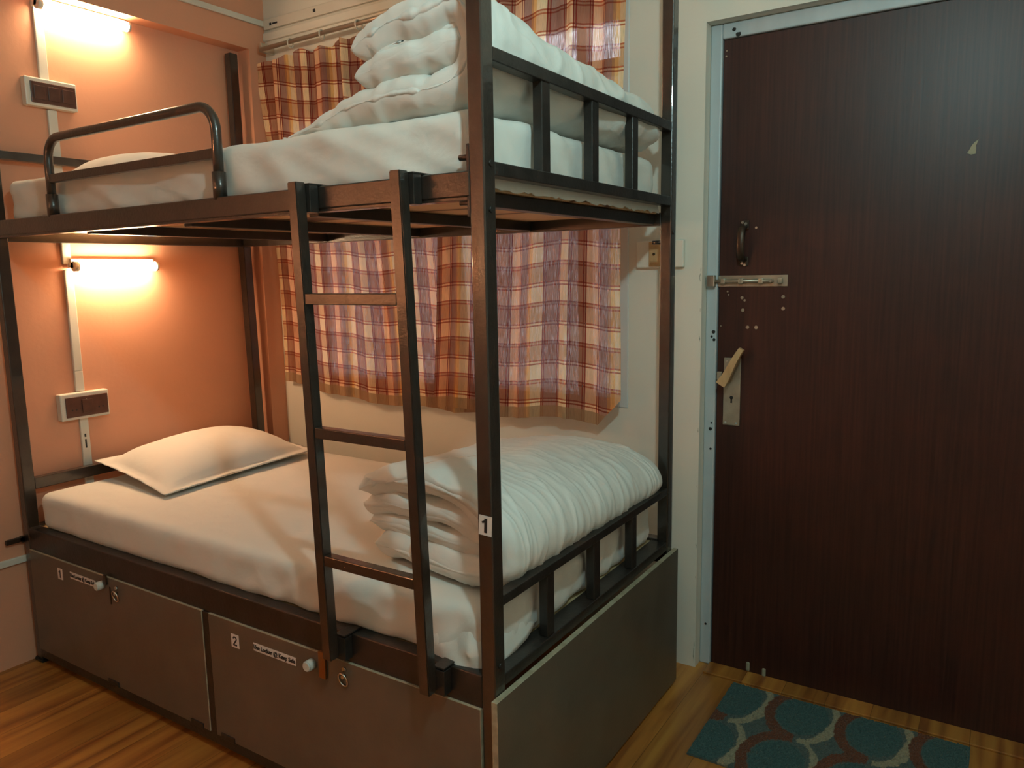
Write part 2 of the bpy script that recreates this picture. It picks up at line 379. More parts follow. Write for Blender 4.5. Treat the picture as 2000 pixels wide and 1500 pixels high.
for k, x in enumerate(mull):
    bm = bmesh.new(); box(bm, x-.017, x+.017, 1.13, 1.18, WZ0+fw, WZ1-fw, .003); wchild('mullion', bm, 'alu')
xs_ = [WX0+fw]+mull+[WX1-fw]
for k in range(4):
    a, b_ = xs_[k]+(.017 if k else 0), xs_[k+1]-(.017 if k < 3 else 0)
    bm = bmesh.new(); box(bm, a, b_, 1.152, 1.156, WZ0+fw, 1.93); wchild('pane', bm, 'glass_dim')
    bm = bmesh.new(); box(bm, a, b_, 1.152, 1.156, 1.975, 2.12 if k > 1 else WZ1-fw); wchild('pane', bm, 'glass_clear' if k > 1 else 'glass_backlight_cut')
    if k > 1:
        bm = bmesh.new(); box(bm, a, b_, 1.14, 1.17, 2.09, WZ1-fw, .002); wchild('vent_panel', bm, 'alu')

# door with its frame
door = struct(D.objects.new('door_1', None), 'dark mahogany laminate entrance door with bolt and lock plate'); col.objects.link(door); door.location = (2.0, 1.165, 0)
dinv = Vector((-2.0, -1.165, 0))
def dchild(name, bm, mt, parent=None, label=None, smooth=False):
    bmesh.ops.translate(bm, verts=bm.verts, vec=dinv); o = bmobj(name, bm, mt, parent or door, smooth)
    if label: o['label'] = label
    return o
bm = bmesh.new(); box(bm, 2.004, 2.925, 1.165, 1.20, .004, 1.976, .001); dchild('door_leaf', bm, 'door')
bm = bmesh.new()
box(bm, DX0, 2.001, 1.157, 1.21, 0, DZ, .004); box(bm, 2.928, DX1, 1.157, 1.21, 0, DZ, .004); box(bm, 2.001, 2.928, 1.157, 1.21, 1.978, DZ, .004)
struct(bmobj('trim_2', bm, 'frame_blue'), 'bluish white painted door frame with chipped paint')
# strike notch scars on the frame
bm = bmesh.new()
for (x, z, s) in ((1.992,1.11,.006),(1.986,1.095,.004),(1.994,1.085,.005),(1.988,.80,.006),(1.991,.82,.003),(1.985,.14,.004),(2.035,2.0,.006),(2.048,1.985,.008),(1.99,.735,.004)):
    cyl(bm, (x,1.1572,z), (x,1.1564,z+.0001), s, 7)
o = bmobj('paint_chip', bm, 'rubber', D.objects['trim_2']); o['label'] = 'dark chips in the frame paint'
# pull handle
bm = bmesh.new()
pts = [(2.078,1.160,1.43),(2.078,1.135,1.425),(2.078,1.128,1.405),(2.078,1.126,1.38),(2.078,1.128,1.355),(2.078,1.135,1.335),(2.078,1.160,1.33)]
tube(bm, pts, .007, 10)
for v in bm.verts: v.co.x = 2.078+(v.co.x-2.078)*1.7
box(bm, 2.066, 2.092, 1.159, 1.165, 1.42, 1.448, .002); box(bm, 2.066, 2.092, 1.159, 1.165, 1.312, 1.34, .002)
hd = dchild('pull_handle', bm, 'dark_metal')
for (x, z) in ((2.074,1.442),(2.084,1.438),(2.075,1.320),(2.083,1.315)):
    bm = bmesh.new(); cyl(bm, (x,1.159,z), (x,1.1565,z), .0042, 10); s = dchild('screw', bm, 'chrome'); s.parent = hd
# tower bolt
bm = bmesh.new(); box(bm, 2.002, 2.210, 1.161, 1.165, 1.250, 1.284, .001)
bolt = dchild('tower_bolt', bm, 'nickel')
bm = bmesh.new(); cyl(bm, (1.975,1.153,1.267), (2.17,1.153,1.267), .0062, 12); o = dchild('bolt_bar', bm, 'nickel'); o.parent = bolt
for x in (2.02, 2.075, 2.135, 2.19):
    bm = bmesh.new(); box(bm, x-.007, x+.007, 1.146, 1.162, 1.258, 1.276, .003); o = dchild('bolt_guide', bm, 'nickel'); o.parent = bolt
bm = bmesh.new(); cyl(bm, (2.168,1.153,1.267), (2.168,1.130,1.267), .0045, 10); o = dchild('bolt_knob', bm, 'chrome'); o.parent = bolt
bm = bmesh.new(); box(bm, 1.972, 1.998, 1.136, 1.158, 1.250, 1.286, .003); dchild('strike_keeper', bm, 'chrome')
# lock plate, lever, latch
bm = bmesh.new(); box(bm, 2.026, 2.079, 1.160, 1.165, .816, 1.030, .0015); pl = dchild('lock_plate', bm, 'nickel')
bm = bmesh.new(); cyl(bm, (2.052,1.1605,.905), (2.052,1.1590,.905), .0055, 12); box(bm, 2.0495, 2.0545, 1.159, 1.1603, .888, .903)
o = dchild('keyhole', bm, 'ink'); o.parent = pl
for (x, z) in ((2.035,.825),(2.069,.825),(2.035,1.02),(2.069,1.02)):
    bm = bmesh.new(); cyl(bm, (x,1.1605,z), (x,1.1585,z), .0035, 10); o = dchild('screw', bm, 'chrome'); o.parent = pl
bm = bmesh.new(); cyl(bm, (2.036,1.161,.957), (2.036,1.128,.957), .010, 12)
LV = [(2.030,.950,.0155),(2.046,.975,.013),(2.058,1.000,.011),(2.070,1.025,.0095),(2.082,1.047,.0085),(2.092,1.063,.0075)]
prev = None
for (x, z, h) in LV:
    dx, dz = .5, .86
    ring = [bm.verts.new((x-dz*h*a, y, z+dx*h*a)) for a, y in ((-1,1.112),(1,1.112),(1,1.130),(-1,1.130))]
    if prev: [bm.faces.new((prev[i], prev[(i+1)%4], ring[(i+1)%4], ring[i])) for i in range(4)]
    else: bm.faces.new(ring)
    prev = ring
bm.faces.new(prev)
dchild('lever_handle', bm, 'lever_wood', label='pale wood-coloured lever pointing up')
bm = bmesh.new(); box(bm, 2.004, 2.020, 1.158, 1.166, .958, .985, .002); dchild('latch', bm, 'nickel')
# old screws and holes left by earlier locks
bm_holes = [(2.031,1.235,.003),(2.034,1.225,.003),(2.076,1.216,.0055),(2.084,1.208,.004),(2.198,1.219,.006),(2.199,1.184,.006),(2.079,1.178,.006),(2.095,1.126,.006),(2.121,1.126,.0065),(2.012,1.128,.003),(2.113,1.425,.004),(2.012,1.945,.003),(2.011,1.930,.003)]
for (x, z, s) in bm_holes:
    bm = bmesh.new(); cyl(bm, (x,1.1655,z), (x,1.1638,z), s, 10, s*.8); dchild('screw_plug', bm, 'nickel')
bm = bmesh.new()
pv = [(2.648,1.590),(2.652,1.597),(2.657,1.608),(2.664,1.617),(2.672,1.622),(2.667,1.608),(2.668,1.596),(2.667,1.587),(2.657,1.586)]
a = [bm.verts.new((x,1.1650,z)) for x, z in pv]; b_ = [bm.verts.new((x,1.1642,z)) for x, z in pv]
bm.faces.new(a); bm.faces.new(b_)
for i in range(len(pv)): bm.faces.new((a[i], a[(i+1)%len(pv)], b_[(i+1)%len(pv)], b_[i]))
dchild('veneer_chip', bm, 'chip', label='pale patch where the veneer has chipped off')
for x, z in ((2.126,.028),(2.177,.020)):
    bm = bmesh.new(); box(bm, x-.006, x+.006, 1.160, 1.166, z-.018, z+.012, .004); dchild('door_stud', bm, 'chip', label='small worn stud near the door foot')
# threshold board
bm = bmesh.new(); box(bm, 2.0, 3.0, 1.092, 1.166, 0, .007, .002); struct(bmobj('trim_3', bm, 'floor'), 'wooden threshold board in front of the door')

# ------------------------------------------------------------------ bunk bed
L, W, PW, PD = 1.93, .984, .034, .038
ROT, ROB, RUT, RUB = .482, .408, 1.496, 1.442
bed = thing('bunk_bed', 'dark brown steel bunk bed with two decks and grey locker doors underneath', 'bunk bed', (.965,.49,0))
binv = Vector((-.965,-.49,0))
def part(name, bm, mt, parent=None, label=None, smooth=False):
    bmesh.ops.translate(bm, verts=bm.verts, vec=binv); o = bmobj(name, bm, mt, parent or bed, smooth)
    if label: o['label'] = label
    return o
# posts (lower and upper unit in one run)
tops = {'fr': 2.35, 'br': 2.35, 'bl': 2.212, 'fl': 2.212}
posts = {}
for k, (x0, y0) in {'fl': (0,0), 'fr': (L-PW,0), 'bl': (0,W-PD), 'br': (L-PW,W-PD)}.items():
    bm = bmesh.new()
    if k in ('bl',):
        beam(bm, (x0+PW/2+.030, y0+PD/2, .0), (x0+PW/2+.004, y0+PD/2, 1.44), PW+.004, PD)
        beam(bm, (x0+PW/2, y0+PD/2, 1.44), (x0+PW/2, y0+PD/2, tops[k]), PW, PD)
    else: box(bm, x0, x0+PW, y0, y0+PD, 0, tops[k], .003)
    posts[k] = part('post', bm, 'steel')
def rail(name, b6, mt='steel', bev=.002, parent=None, label=None):
    bm = bmesh.new(); box(bm, *b6, bev=bev); return part(name, bm, mt, parent, label)
# lower deck side rails
bm = bmesh.new(); box(bm, PW, L-PW, .001, .038, ROB, ROT, .003); box(bm, PW+.01, L-PW-.01, .038, .052, ROB+.01, ROT-.022, .002); part('side_rail', bm, 'steel_dark')
rail('side_rail', (PW, L-PW, W-.037, W-.001, ROB, ROT))
rail('end_rail', (.002, .032, PD, W-PD, .607, .645)); rail('end_rail', (.002, .032, PD, W-PD, ROB, ROT))
# end rail and baluster panel at the foot, lower
fr = rail('foot_rail', (L-.030, L-.001, PD, W-PD, .628, .650), 'steel_dark')
rail('foot_rail', (L-.052, L-.001, PD, W-PD, ROT-.030, ROT-.004), 'steel_dark')
for y0, y1 in ((.222,.254),(.456,.490),(.690,.722)):
    rail('baluster', (L-.027, L-.004, y0, y1, ROT-.004, .630), 'steel_dark')
# locker framing
rail('bottom_rail', (PW, L-PW, -.004, .034, .024, .055), 'steel_dark')
rail('locker_divider', (.967, .995, -.0035, .030, .05, ROB), 'steel_dark')
bm = bmesh.new(); beam(bm, (.017,.019,0), (.017,.019,.014), .05, .05, .003); part('post_foot', bm, 'rubber')
# decks
bm = bmesh.new(); box(bm, .03, L-.046, .038, W-.038, ROT-.024, ROT-.008, .001); part('bed_board', bm, 'ply_pale', label='pale plywood board under the lower mattress')
bm = bmesh.new(); box(bm, .03, L-.046, .036, W-.036, 1.466, 1.480, .001); part('bed_board', bm, 'ply', label='orange plywood board seen from below')
# upper deck rails
bm = bmesh.new()
box(bm, PW, L-PW, .001, .036, RUB+.006, RUT, .003); box(bm, PW, L-PW, .004, .032, RUB, RUB+.007, .001)
part('side_rail', bm, 'steel')
rail('side_rail', (PW, L-PW, W-.034, W-.001, 1.432, 1.470))
rail('end_rail', (.002, .032, PD, W-PD, 1.432, 1.470))
rail('end_rail', (.002, .030, PD, W-PD, 1.692, 1.719))
for x in (.52, .98, 1.44, 1.86):
    rail('cross_bar', (x-.016, x+.016, .036, W-.034, 1.436, 1.464), 'steel_dark')
rail('foot_rail', (L-.030, L-.001, PD, W-PD, 1.487, 1.513), 'steel_dark')
rail('foot_rail', (L-.030, L-.001, PD, W-PD, 1.694, 1.720), 'steel_dark')
for y0, y1 in ((.222,.256),(.452,.486),(.682,.716)):
    rail('baluster', (L-.027, L-.004, y0, y1, 1.511, 1.696), 'steel_dark')
# joint plate and bolts at the front post
rail('joint_plate', (L-PW-.008, L-PW, .002, .03, 1.41, 1.545), 'steel_dark')
for p, q in (((L-PW-.035,.02,1.523),(L-PW-.005,.02,1.523)), ((L-.001,.02,1.423),(L+.003,.02,1.423)), ((L-.001,.022,1.508),(L+.003,.022,1.508)), ((L-PW-.03,W-.02,1.385),(L-PW,W-.02,1.385)), ((L-.001,.02,.505),(L+.003,.02,.505)), ((L-.001,W-.02,1.412),(L+.003,W-.02,1.412))):
    bm = bmesh.new(); cyl(bm, p, q, .006, 8); part('bolt', bm, 'steel_dark')
# wall bracket sticking out at the head
bm = bmesh.new(); box(bm, -.012, .0, -.055, .012, .430, .446, .001); cyl(bm, (.0,-.002,.437), (-.016,-.002,.437), .011, 12); part('wall_bracket', bm, 'dark_metal')
# guard rail on the front of the upper deck
gx0, gx1, gy, gz, gr = .372, 1.145, .016, 1.713, .062
pts = [(gx0,gy,1.49)]+[(gx0+gr-gr*math.cos(t), gy, gz-gr+gr*math.sin(t)) for t in [R(i*9) for i in range(11)]]
pts += [(gx1-gr+gr*math.sin(t), gy, gz-gr+gr*math.cos(t)) for t in [R(i*9) for i in range(11)]]+[(gx1,gy,1.49)]
bm = bmesh.new(); tube(bm, pts, .0125, 14); g = part('guard_rail', bm, 'steel')
bm = bmesh.new(); box(bm, gx0+.008, gx1-.008, gy-.008, gy+.008, 1.588, 1.612, .002); part('guard_bar', bm, 'steel', g)
for x in (gx0, gx1):
    bm = bmesh.new(); cyl(bm, (x,gy,1.49), (x,gy,1.556), .0165, 14); part('rail_sleeve', bm, 'steel', g)
# locker doors, hinged at the bottom
def hasp(x, z, parent):
    bm = bmesh.new(); cyl(bm, (x,-.005,z+.012), (x,-.009,z+.012), .006, 12)
    n = 20; tube(bm, [(x+.014*math.sin(2*math.pi*i/n), -.012-.004*math.cos(2*math.pi*i/n), z-.012+.017*math.cos(2*math.pi*i/n)) for i in range(n)], .0024, 8, True)
    cyl(bm, (x,-.005,z-.004), (x,-.015,z-.004), .0045, 10)
    part('pull_ring', bm, 'chrome', parent)
for k, (x0, x1) in enumerate(((.037,.966),(.996,L-PW-.002))):
    bm = bmesh.new(); box(bm, x0, x1, -.005, .009, .054, .409, .001)
    for f in bm.faces: f.material_index = 1
    bm.faces.ensure_lookup_table()
    for f in bm.faces:
        if f.calc_center_median().y < -.0049: f.material_index = 0
    dr = part('locker_door', bm, ['laminate', 'laminate_edge'], label=('grey-brown locker door numbered 1' if k == 0 else 'grey-brown locker door numbered 2'))
    kx, kz = ((.478,.379) if k == 0 else (1.397,.375))
    bm = bmesh.new(); cyl(bm, (kx,-.005,kz), (kx,-.024,kz), .0135, 20); cyl(bm, (kx,-.024,kz), (kx,-.027,kz), .0135, 20, .011); cyl(bm, (kx,-.0271,kz), (kx,-.0276,kz), .003, 10)
    part('door_knob', bm, 'knob', dr)
    if k == 0:
        bm = bmesh.new(); box(bm, .494, .508, -.011, -.005, .385, .415, .001); box(bm, .516, .521, -.0065, -.0045, .325, .380); part('latch_plate', bm, 'dark_metal', dr); hasp(.556,.372, dr)
        digit_sticker('1', .228-.965, .362, .030, .037, -.0052-.49, dr)
        sticker('printed_label', 'Use Locker @ Keep Safe', .365-.965, .372, .148, .022, .0165, -.0052-.49, dr, xs=.86)
    else:
        bm = bmesh.new(); box(bm, 1.425, 1.447, -.013, -.005, .350, .418, .0015); part('latch_plate', bm, 'brass', dr); hasp(1.505,.378, dr)
        digit_sticker('2', 1.105-.965, .357, .031, .037, -.0052-.49, dr)
        sticker('printed_label', 'Use Locker @ Keep Safe', 1.258-.965, .362, .158, .022, .0165, -.0052-.49, dr, xs=.92)
    for x in ((.49,.91) if k == 0 else (1.045,1.80)):
        bm = bmesh.new(); box(bm, x-.028, x+.028, -.0085, -.004, .052, .068, .001); part('hinge', bm, 'steel_dark', dr)
# number sticker wrapped on the front post
digit_sticker('1', 1.9150-.965, .808, .031, .041, -.0004-.49, posts['fr'], tilt=R(3))
# foot panel
bm = bmesh.new(); box(bm, L+.001, L+.016, -.018, W+.012, .010, .445, .0012)
for f in bm.faces: f.material_index = 0 if f.calc_center_median().x > L+.0155 else 1
part('foot_panel', bm, ['laminate', 'laminate_edge'], label='dark grey laminate panel closing the bed foot')

# ladder
lad = thing('ladder', 'dark brown steel three-rung ladder hooked on the front of the bunk', 'ladder', (1.62,-.04,.43))
linv = Vector((-1.62,.04,-.43))
def lpart(name, bm, mt='steel', parent=None):
    bmesh.ops.translate(bm, verts=bm.verts, vec=linv); return bmobj(name, bm, mt, parent or lad)
LY = -.037
for xt, xb in ((1.469,1.496),(1.755,1.783)):
    bm = bmesh.new(); beam(bm, (xb,LY,.430), (xt,LY,1.503), .027, .027); st = lpart('stile', bm)
    bm = bmesh.new()
    box(bm, xt-.010, xt+.026, LY+.013, .0, 1.440, 1.497, .001); box(bm, xt-.010, xt+.026, LY+.013, .040, 1.497, 1.501, .001)
    lpart('hook', bm, 'steel_dark', st)
    bm = bmesh.new(); box(bm, xb+.004, xb+.034, LY+.013, -.001, .425, .480, .001); box(bm, xb+.004, xb+.034, LY+.013, .030, .483, .487, .001)
    lpart('hook', bm, 'steel_dark', st)
for z in (1.256, .963, .670):
    t = (1.503-z)/(1.503-.43); xa = 1.469+.027*t+.0135; xb = 1.755+.028*t-.0135
    bm = bmesh.new(); box(bm, xa, xb, LY-.012, LY+.012, z-.012, z+.012, .002); lpart('rung', bm)

# ------------------------------------------------------------------ soft things
def rounded_box(x0, x1, y0, y1, z0, z1, r, step, disp=None, rz=None):
    """box with rounded edges on a fine grid; disp(p, n) -> Vector offset"""
    rz = rz or r
    bm = bmesh.new(); cache = {}
    def lin(a, b): k = max(2, int(round((b-a)/step))); return [a+(b-a)*i/k for i in range(k+1)]
    X, Y, Z = lin(x0,x1), lin(y0,y1), lin(z0,z1)
    def vert(x, y, z):
        key = (round(x,6), round(y,6), round(z,6))
        if key in cache: return cache[key]
        c = Vector((min(max(x,x0+r),x1-r), min(max(y,y0+r),y1-r), min(max(z,z0+rz),z1-rz)))
        d = Vector((x,y,z))-c
        dd = Vector((d.x/r, d.y/r, d.z/rz)); nn = dd.normalized() if dd.length > 1e-9 else Vector((0,0,1))
        p = c+Vector((nn.x*r, nn.y*r, nn.z*rz)) if dd.length > 1e-9 else Vector((x,y,z))
        if disp: p = p+disp(p, nn)
        cache[key] = bm.verts.new(p); return cache[key]
    def grid(A, B, f):
        for i in range(len(A)-1):
            for j in range(len(B)-1):
                q = [vert(*f(A[i],B[j])), vert(*f(A[i+1],B[j])), vert(*f(A[i+1],B[j+1])), vert(*f(A[i],B[j+1]))]
                if len(set(q)) == 4:
                    try: bm.faces.new(q)
                    except ValueError: pass
    for z in (z0, z1): grid(X, Y, lambda a, b, z=z: (a, b, z))
    for y in (y0, y1): grid(X, Z, lambda a, b, y=y: (a, y, b))
    for x in (x0, x1): grid(Y, Z, lambda a, b, x=x: (x, a, b))
    return bm
def ridge(v): return max(0, 1-abs(v)*3)**2
def lower_disp(p, n):
    side = max(0, -n.y); foot = max(0, n.x); top = max(0, n.z)
    h = .004*fbm((p.x, p.y, p.z), 5)
    # drapes running down the front side, stronger to the foot end
    k = max(0, min(1, (p.x-.7)/1.0))
    h += side*(.014*k*noise.noise(Vector((p.x*13+p.z*7, 0, p.z*3)))+.008*k*(ridge(noise.noise(Vector((p.x*8-p.z*12, 5, 0))))-.3) + .004*noise.noise(Vector((p.x*5-p.z*9, 3, p.z*8))))
    h += foot*(.010*noise.noise(Vector((0, p.y*14+p.z*9, p.z*4)))+.005*(ridge(noise.noise(Vector((5, p.y*11-p.z*10, 0))))-.3))
    h += top*.0025*noise.noise(Vector((p.x*9+p.y*6, p.y*3, 1)))
    q = p.z-.47
    off = n*h
    if n.z < .3 and q < .05: off += Vector((0,0,0))
    return off
bm = rounded_box(.065, 1.882, .030, .944, .474, .600, .030, .0125, lower_disp)
mt_low = tag(bmobj('mattress', bm, 'sheet', None, True), 'mattress under a white sheet on the lower bunk', 'mattress')
def upper_disp(p, n):
    side = max(0, -n.y); foot = max(0, n.x)
    h = .004*fbm((p.x, p.y, p.z), 5)
    h += side*(.011*noise.noise(Vector((p.x*9+p.z*7, 7, p.z*3)))+.018*max(0, noise.noise(Vector((p.x*4-p.z*8, 9, 0))))+.005*ridge(noise.noise(Vector((p.x*7+p.z*16, 3, 0))))-.003)
    h += foot*(.012*noise.noise(Vector((0, p.y*13+p.z*8, p.z*4)))+.005*ridge(noise.noise(Vector((3, p.y*9+p.z*14, 0))))-.003)
    return n*h
bm = rounded_box(.060, 1.880, .040, .944, 1.481, 1.622, .032, .0125, upper_disp)
mt_up = tag(bmobj('mattress', bm, 'sheet', None, True), 'mattress under a white sheet on the upper bunk behind the guard rail', 'mattress')
# sheet corner hanging loose at the foot of the lower mattress (a folded triangular tuck)
def tuck(name, pts, parent, thick=.004):
    bm = bmesh.new(); rows = []
    for (a, b, c) in pts: rows.append([bm.verts.new(a), bm.verts.new(b), bm.verts.new(c)])
    for r1, r2 in zip(rows, rows[1:]):
        for i in range(2): bm.faces.new((r1[i], r1[i+1], r2[i+1], r2[i]))
    bmesh.ops.subdivide_edges(bm, edges=bm.edges[:], cuts=3, use_grid_fill=True, smooth=.6)
    o = bmobj(name, bm, 'sheet', parent, True)
    s = o.modifiers.new('thickness', 'SOLIDIFY'); s.thickness = thick
    return o
tuck('sheet_corner', [((1.68,.050,.560),(1.69,.034,.51),(1.70,.033,.476)),((1.75,.046,.575),(1.765,.018,.515),(1.78,.020,.473)),((1.80,.046,.580),(1.815,.024,.515),(1.83,.006,.471)),((1.84,.044,.58),(1.858,.008,.515),(1.865,.022,.468)),((1.868,.056,.58),(1.885,.028,.515),(1.895,.034,.461)),((1.868,.10,.575),(1.890,.10,.52),(1.896,.105,.474)),((1.868,.17,.575),(1.884,.17,.53),(1.893,.185,.484)),((1.866,.24,.57),(1.875,.25,.54),(1.880,.26,.50))], mt_low)
# loose sheet edge showing under the upper foot rail
bm = bmesh.new(); n = 60; rowA, rowB = [], []
for i in range(n+1):
    y = .045+i*(.885/n); d = .011+.006*noise.noise(Vector((y*22,0,0)))+.004*noise.noise(Vector((y*60,2,0)))
    rowA.append(bm.verts.new((1.894,y,1.492))); rowB.append(bm.verts.new((1.899,y,1.482-d*1.3)))
for i in range(n): bm.faces.new((rowA[i],rowA[i+1],rowB[i+1],rowB[i]))
o = bmobj('sheet_hem', bm, 'sheet', mt_up); s = o.modifiers.new('thickness', 'SOLIDIFY'); s.thickness = .002
o['label'] = 'ragged sheet edge hanging under the foot rail'

def catmull(P, n):
    out = []; m_ = len(P)
    for i in range(m_-1):
        p0 = P[max(i-1,0)]; p1 = P[i]; p2 = P[i+1]; p3 = P[min(i+2,m_-1)]
        for k in range(n):
            t = k/n
            out.append(tuple(.5*((2*p1[j])+(-p0[j]+p2[j])*t+(2*p0[j]-5*p1[j]+4*p2[j]-p3[j])*t*t+(-p0[j]+3*p1[j]-3*p2[j]+p3[j])*t**3) for j in range(len(p1))))
    out.append(P[-1]); return out
def strip(bm, ctrl, t, y0f, y1f, warp, disp, ny=90, nseg=10, puff=.045):
    """thick folded quilt layer: centre line ctrl in XZ swept along Y; y0f(x) gives the front edge"""
    C = catmull(ctrl, nseg); n = len(C)
    tan = []
    for i in range(n):
        a = C[max(i-1,0)]; b = C[min(i+1,n-1)]; d = Vector((b[0]-a[0], b[1]-a[1])); tan.append(d.normalized() if d.length else Vector((1,0)))
    ln = [0]
    for i in range(1, n): ln.append(ln[-1]+math.hypot(C[i][0]-C[i-1][0], C[i][1]-C[i-1][1]))
    tot = ln[-1]
    rows = []
    for j in range(ny+1):
        e = j/ny
        # denser slices near the two ends
        e = .5-.5*math.cos(math.pi*e) if True else e
        row = []
        def h_at(i, y, yd):
            s = min(ln[i], tot-ln[i]); he = math.sqrt(max(0, 1-(1-min(1, s/(t*.55)))**2))
            ye = math.sqrt(max(0.0, 1-(1-min(1, yd/puff))**2))
            return t/2*(C[i][2] if len(C[i]) > 2 else 1)*max(.04, he)*max(.05, ye)
        for side in (1, -1):
            rng = range(n) if side == 1 else range(n-1, -1, -1)
            for i in rng:
                cx_, cz_ = C[i][:2]; nx, nz = -tan[i].y, tan[i].x
                ya = y0f(cx_); yb = y1f(cx_); y = ya+(yb-ya)*e; yd = min(y-ya, yb-y)
                h = h_at(i, y, yd)
                p = Vector((cx_+side*nx*h, y, cz_+side*nz*h)); nv = Vector((side*nx, 0, side*nz))
                p = warp(p); p += nv*disp(p, nv, yd, tot, ln[i]/tot)
                row.append(bm.verts.new(p))
        rows.append(row)
    K = len(rows[0])
    for j in range(ny):
        for k in range(K):
            bm.faces.new((rows[j][k], rows[j][(k+1)%K], rows[j+1][(k+1)%K], rows[j+1][k]))
    for row in (rows[0], rows[-1]):
        for i in range(n-1):
            bm.faces.new((row[i], row[i+1], row[K-2-i], row[K-1-i]))

# folded quilt on the upper bunk
def up_warp(p):
    e = (p.y-.05)/.88
    zs = 1-.40*max(0, e)**1.2          # the stack sinks towards the wall
    zs *= 1+.07*max(0, 1-abs(e-.05)*3)
    f = min(1, max(0, (p.z-1.64)/.05))
    x = p.x-.02*math.sin(p.y*5)*(1-e)+.006*f*noise.noise(Vector((p.z*20, p.y*6, 0)))
    z = 1.632+(p.z-1.632)*zs+f*.009*noise.noise(Vector((p.x*11, p.y*5, 3)))
    return Vector((x, p.y-.006*f*noise.noise(Vector((p.x*9, p.z*18, 7))), z))
def up_disp(p, nv, yd, tot, s):
    d = .006*fbm((p.x, p.y, p.z), 7)+.003*noise.noise(Vector((p.x*26, p.y*9, p.z*30)))
    k = max(0, 1-yd/.07)
    d += .006*k*noise.noise(Vector((p.x*30, 5, p.z*10)))+.003*k*noise.noise(Vector((p.x*75, p.y*10, p.z*10)))
    d += .0045*(ridge(noise.noise(Vector((p.x*6+p.y*3, p.y*9, p.z*9))))-.3)
    return d
bm = bmesh.new()
yf = lambda x: .050+max(0, (1.72-x))*.10
yb = lambda x: .935
strip(bm, [(1.552,1.775,1),(1.60,1.792,1.05),(1.70,1.803,1.05),(1.79,1.814,1),(1.842,1.812,1),(1.868,1.778,1),(1.873,1.735,1),(1.860,1.696,1),(1.82,1.672,1),(1.72,1.668,1),(1.62,1.670,1.05),(1.54,1.666,1),(1.47,1.650,.75),(1.40,1.638,.5),(1.34,1.630,.3),(1.30,1.627,.2)], .076, yf, yb, up_warp, up_disp, 220)
strip(bm, [(1.556,1.722),(1.62,1.730),(1.72,1.738),(1.80,1.744),(1.85,1.742)], .068, lambda x: .056+max(0, (1.72-x))*.08, yb, up_warp, up_disp, 180)
strip(bm, [(1.62,1.758),(1.68,1.766),(1.76,1.774),(1.855,1.772)], .040, lambda x: .074, yb, up_warp, up_disp, 120)
tag(bmobj('quilt', bm, 'quilt', None, True), 'tall puffy white quilt folded at the foot of the upper bunk', 'quilt')

# folded quilt on the lower bunk
def lo_warp(p):
    e = (p.y-.1)/.83
    zs = 1-.30*max(0, e)**1.2
    f = min(1, max(0, (p.z-.62)/.05))*(1 if p.x < 1.8 else max(0, (1.88-p.x)/.08))
    z = .606+(p.z-.606)*zs+f*.010*noise.noise(Vector((p.x*9, p.y*4, 3)))
    return Vector((p.x+.02*math.sin(p.y*6)*(1 if p.x < 1.6 else 0)+.012*(f if p.x < 1.5 else 0)*noise.noise(Vector((p.z*25, p.y*5, 0))), p.y+.010*f*noise.noise(Vector((p.x*8, p.z*22, 7))), z))
def lo_disp(p, nv, yd, tot, s):
    d = .005*fbm((p.x, p.y, p.z), 6)
    right = max(0, min(1, (p.x-1.52)/.22))
    r = noise.noise(Vector((p.x*3, p.y*21+1.2*math.sin(p.x*7), p.z*3)))
    r2 = noise.noise(Vector((p.x*5+4, p.y*38+1.5*math.sin(p.x*9), p.z*4)))
    d += right*(.0040*ridge(r)+.0026*ridge(r2)-.002)
    d += (1-right)*(.0035*noise.noise(Vector((p.x*9, p.y*16, p.z*6)))+.004*(ridge(noise.noise(Vector((p.x*5, p.y*8+p.x*4, p.z*6))))-.3))
    k = max(0, 1-yd/.09)
    d += .011*k*noise.noise(Vector((p.x*13, 2, p.z*20)))+.005*k*ridge(noise.noise(Vector((p.x*9+p.z*16, 8, p.z*9))))
    return d
bm = bmesh.new()
yf = lambda x: .088+max(0, 1.88-x)*.16
strip(bm, [(1.395,.772),(1.45,.796),(1.56,.818),(1.68,.826),(1.79,.808),(1.860,.768),(1.888,.712),(1.870,.664),(1.80,.643),(1.68,.642),(1.55,.642),(1.45,.642)], .072, yf, lambda x: .93, lo_warp, lo_disp, 260)
strip(bm, [(1.392,.735),(1.46,.742),(1.58,.752),(1.70,.756),(1.80,.742),(1.835,.722)], .066, lambda x: .105+max(0, 1.86-x)*.15, lambda x: .93, lo_warp, lo_disp, 180)
strip(bm, [(1.42,.692),(1.50,.692),(1.62,.694),(1.74,.696),(1.83,.694)], .060, lambda x: .112+max(0, 1.86-x)*.15, lambda x: .93, lo_warp, lo_disp, 180)
tag(bmobj('quilt', bm, 'quilt', None, True), 'flat white folded quilt lying at the foot of the lower bunk', 'quilt')

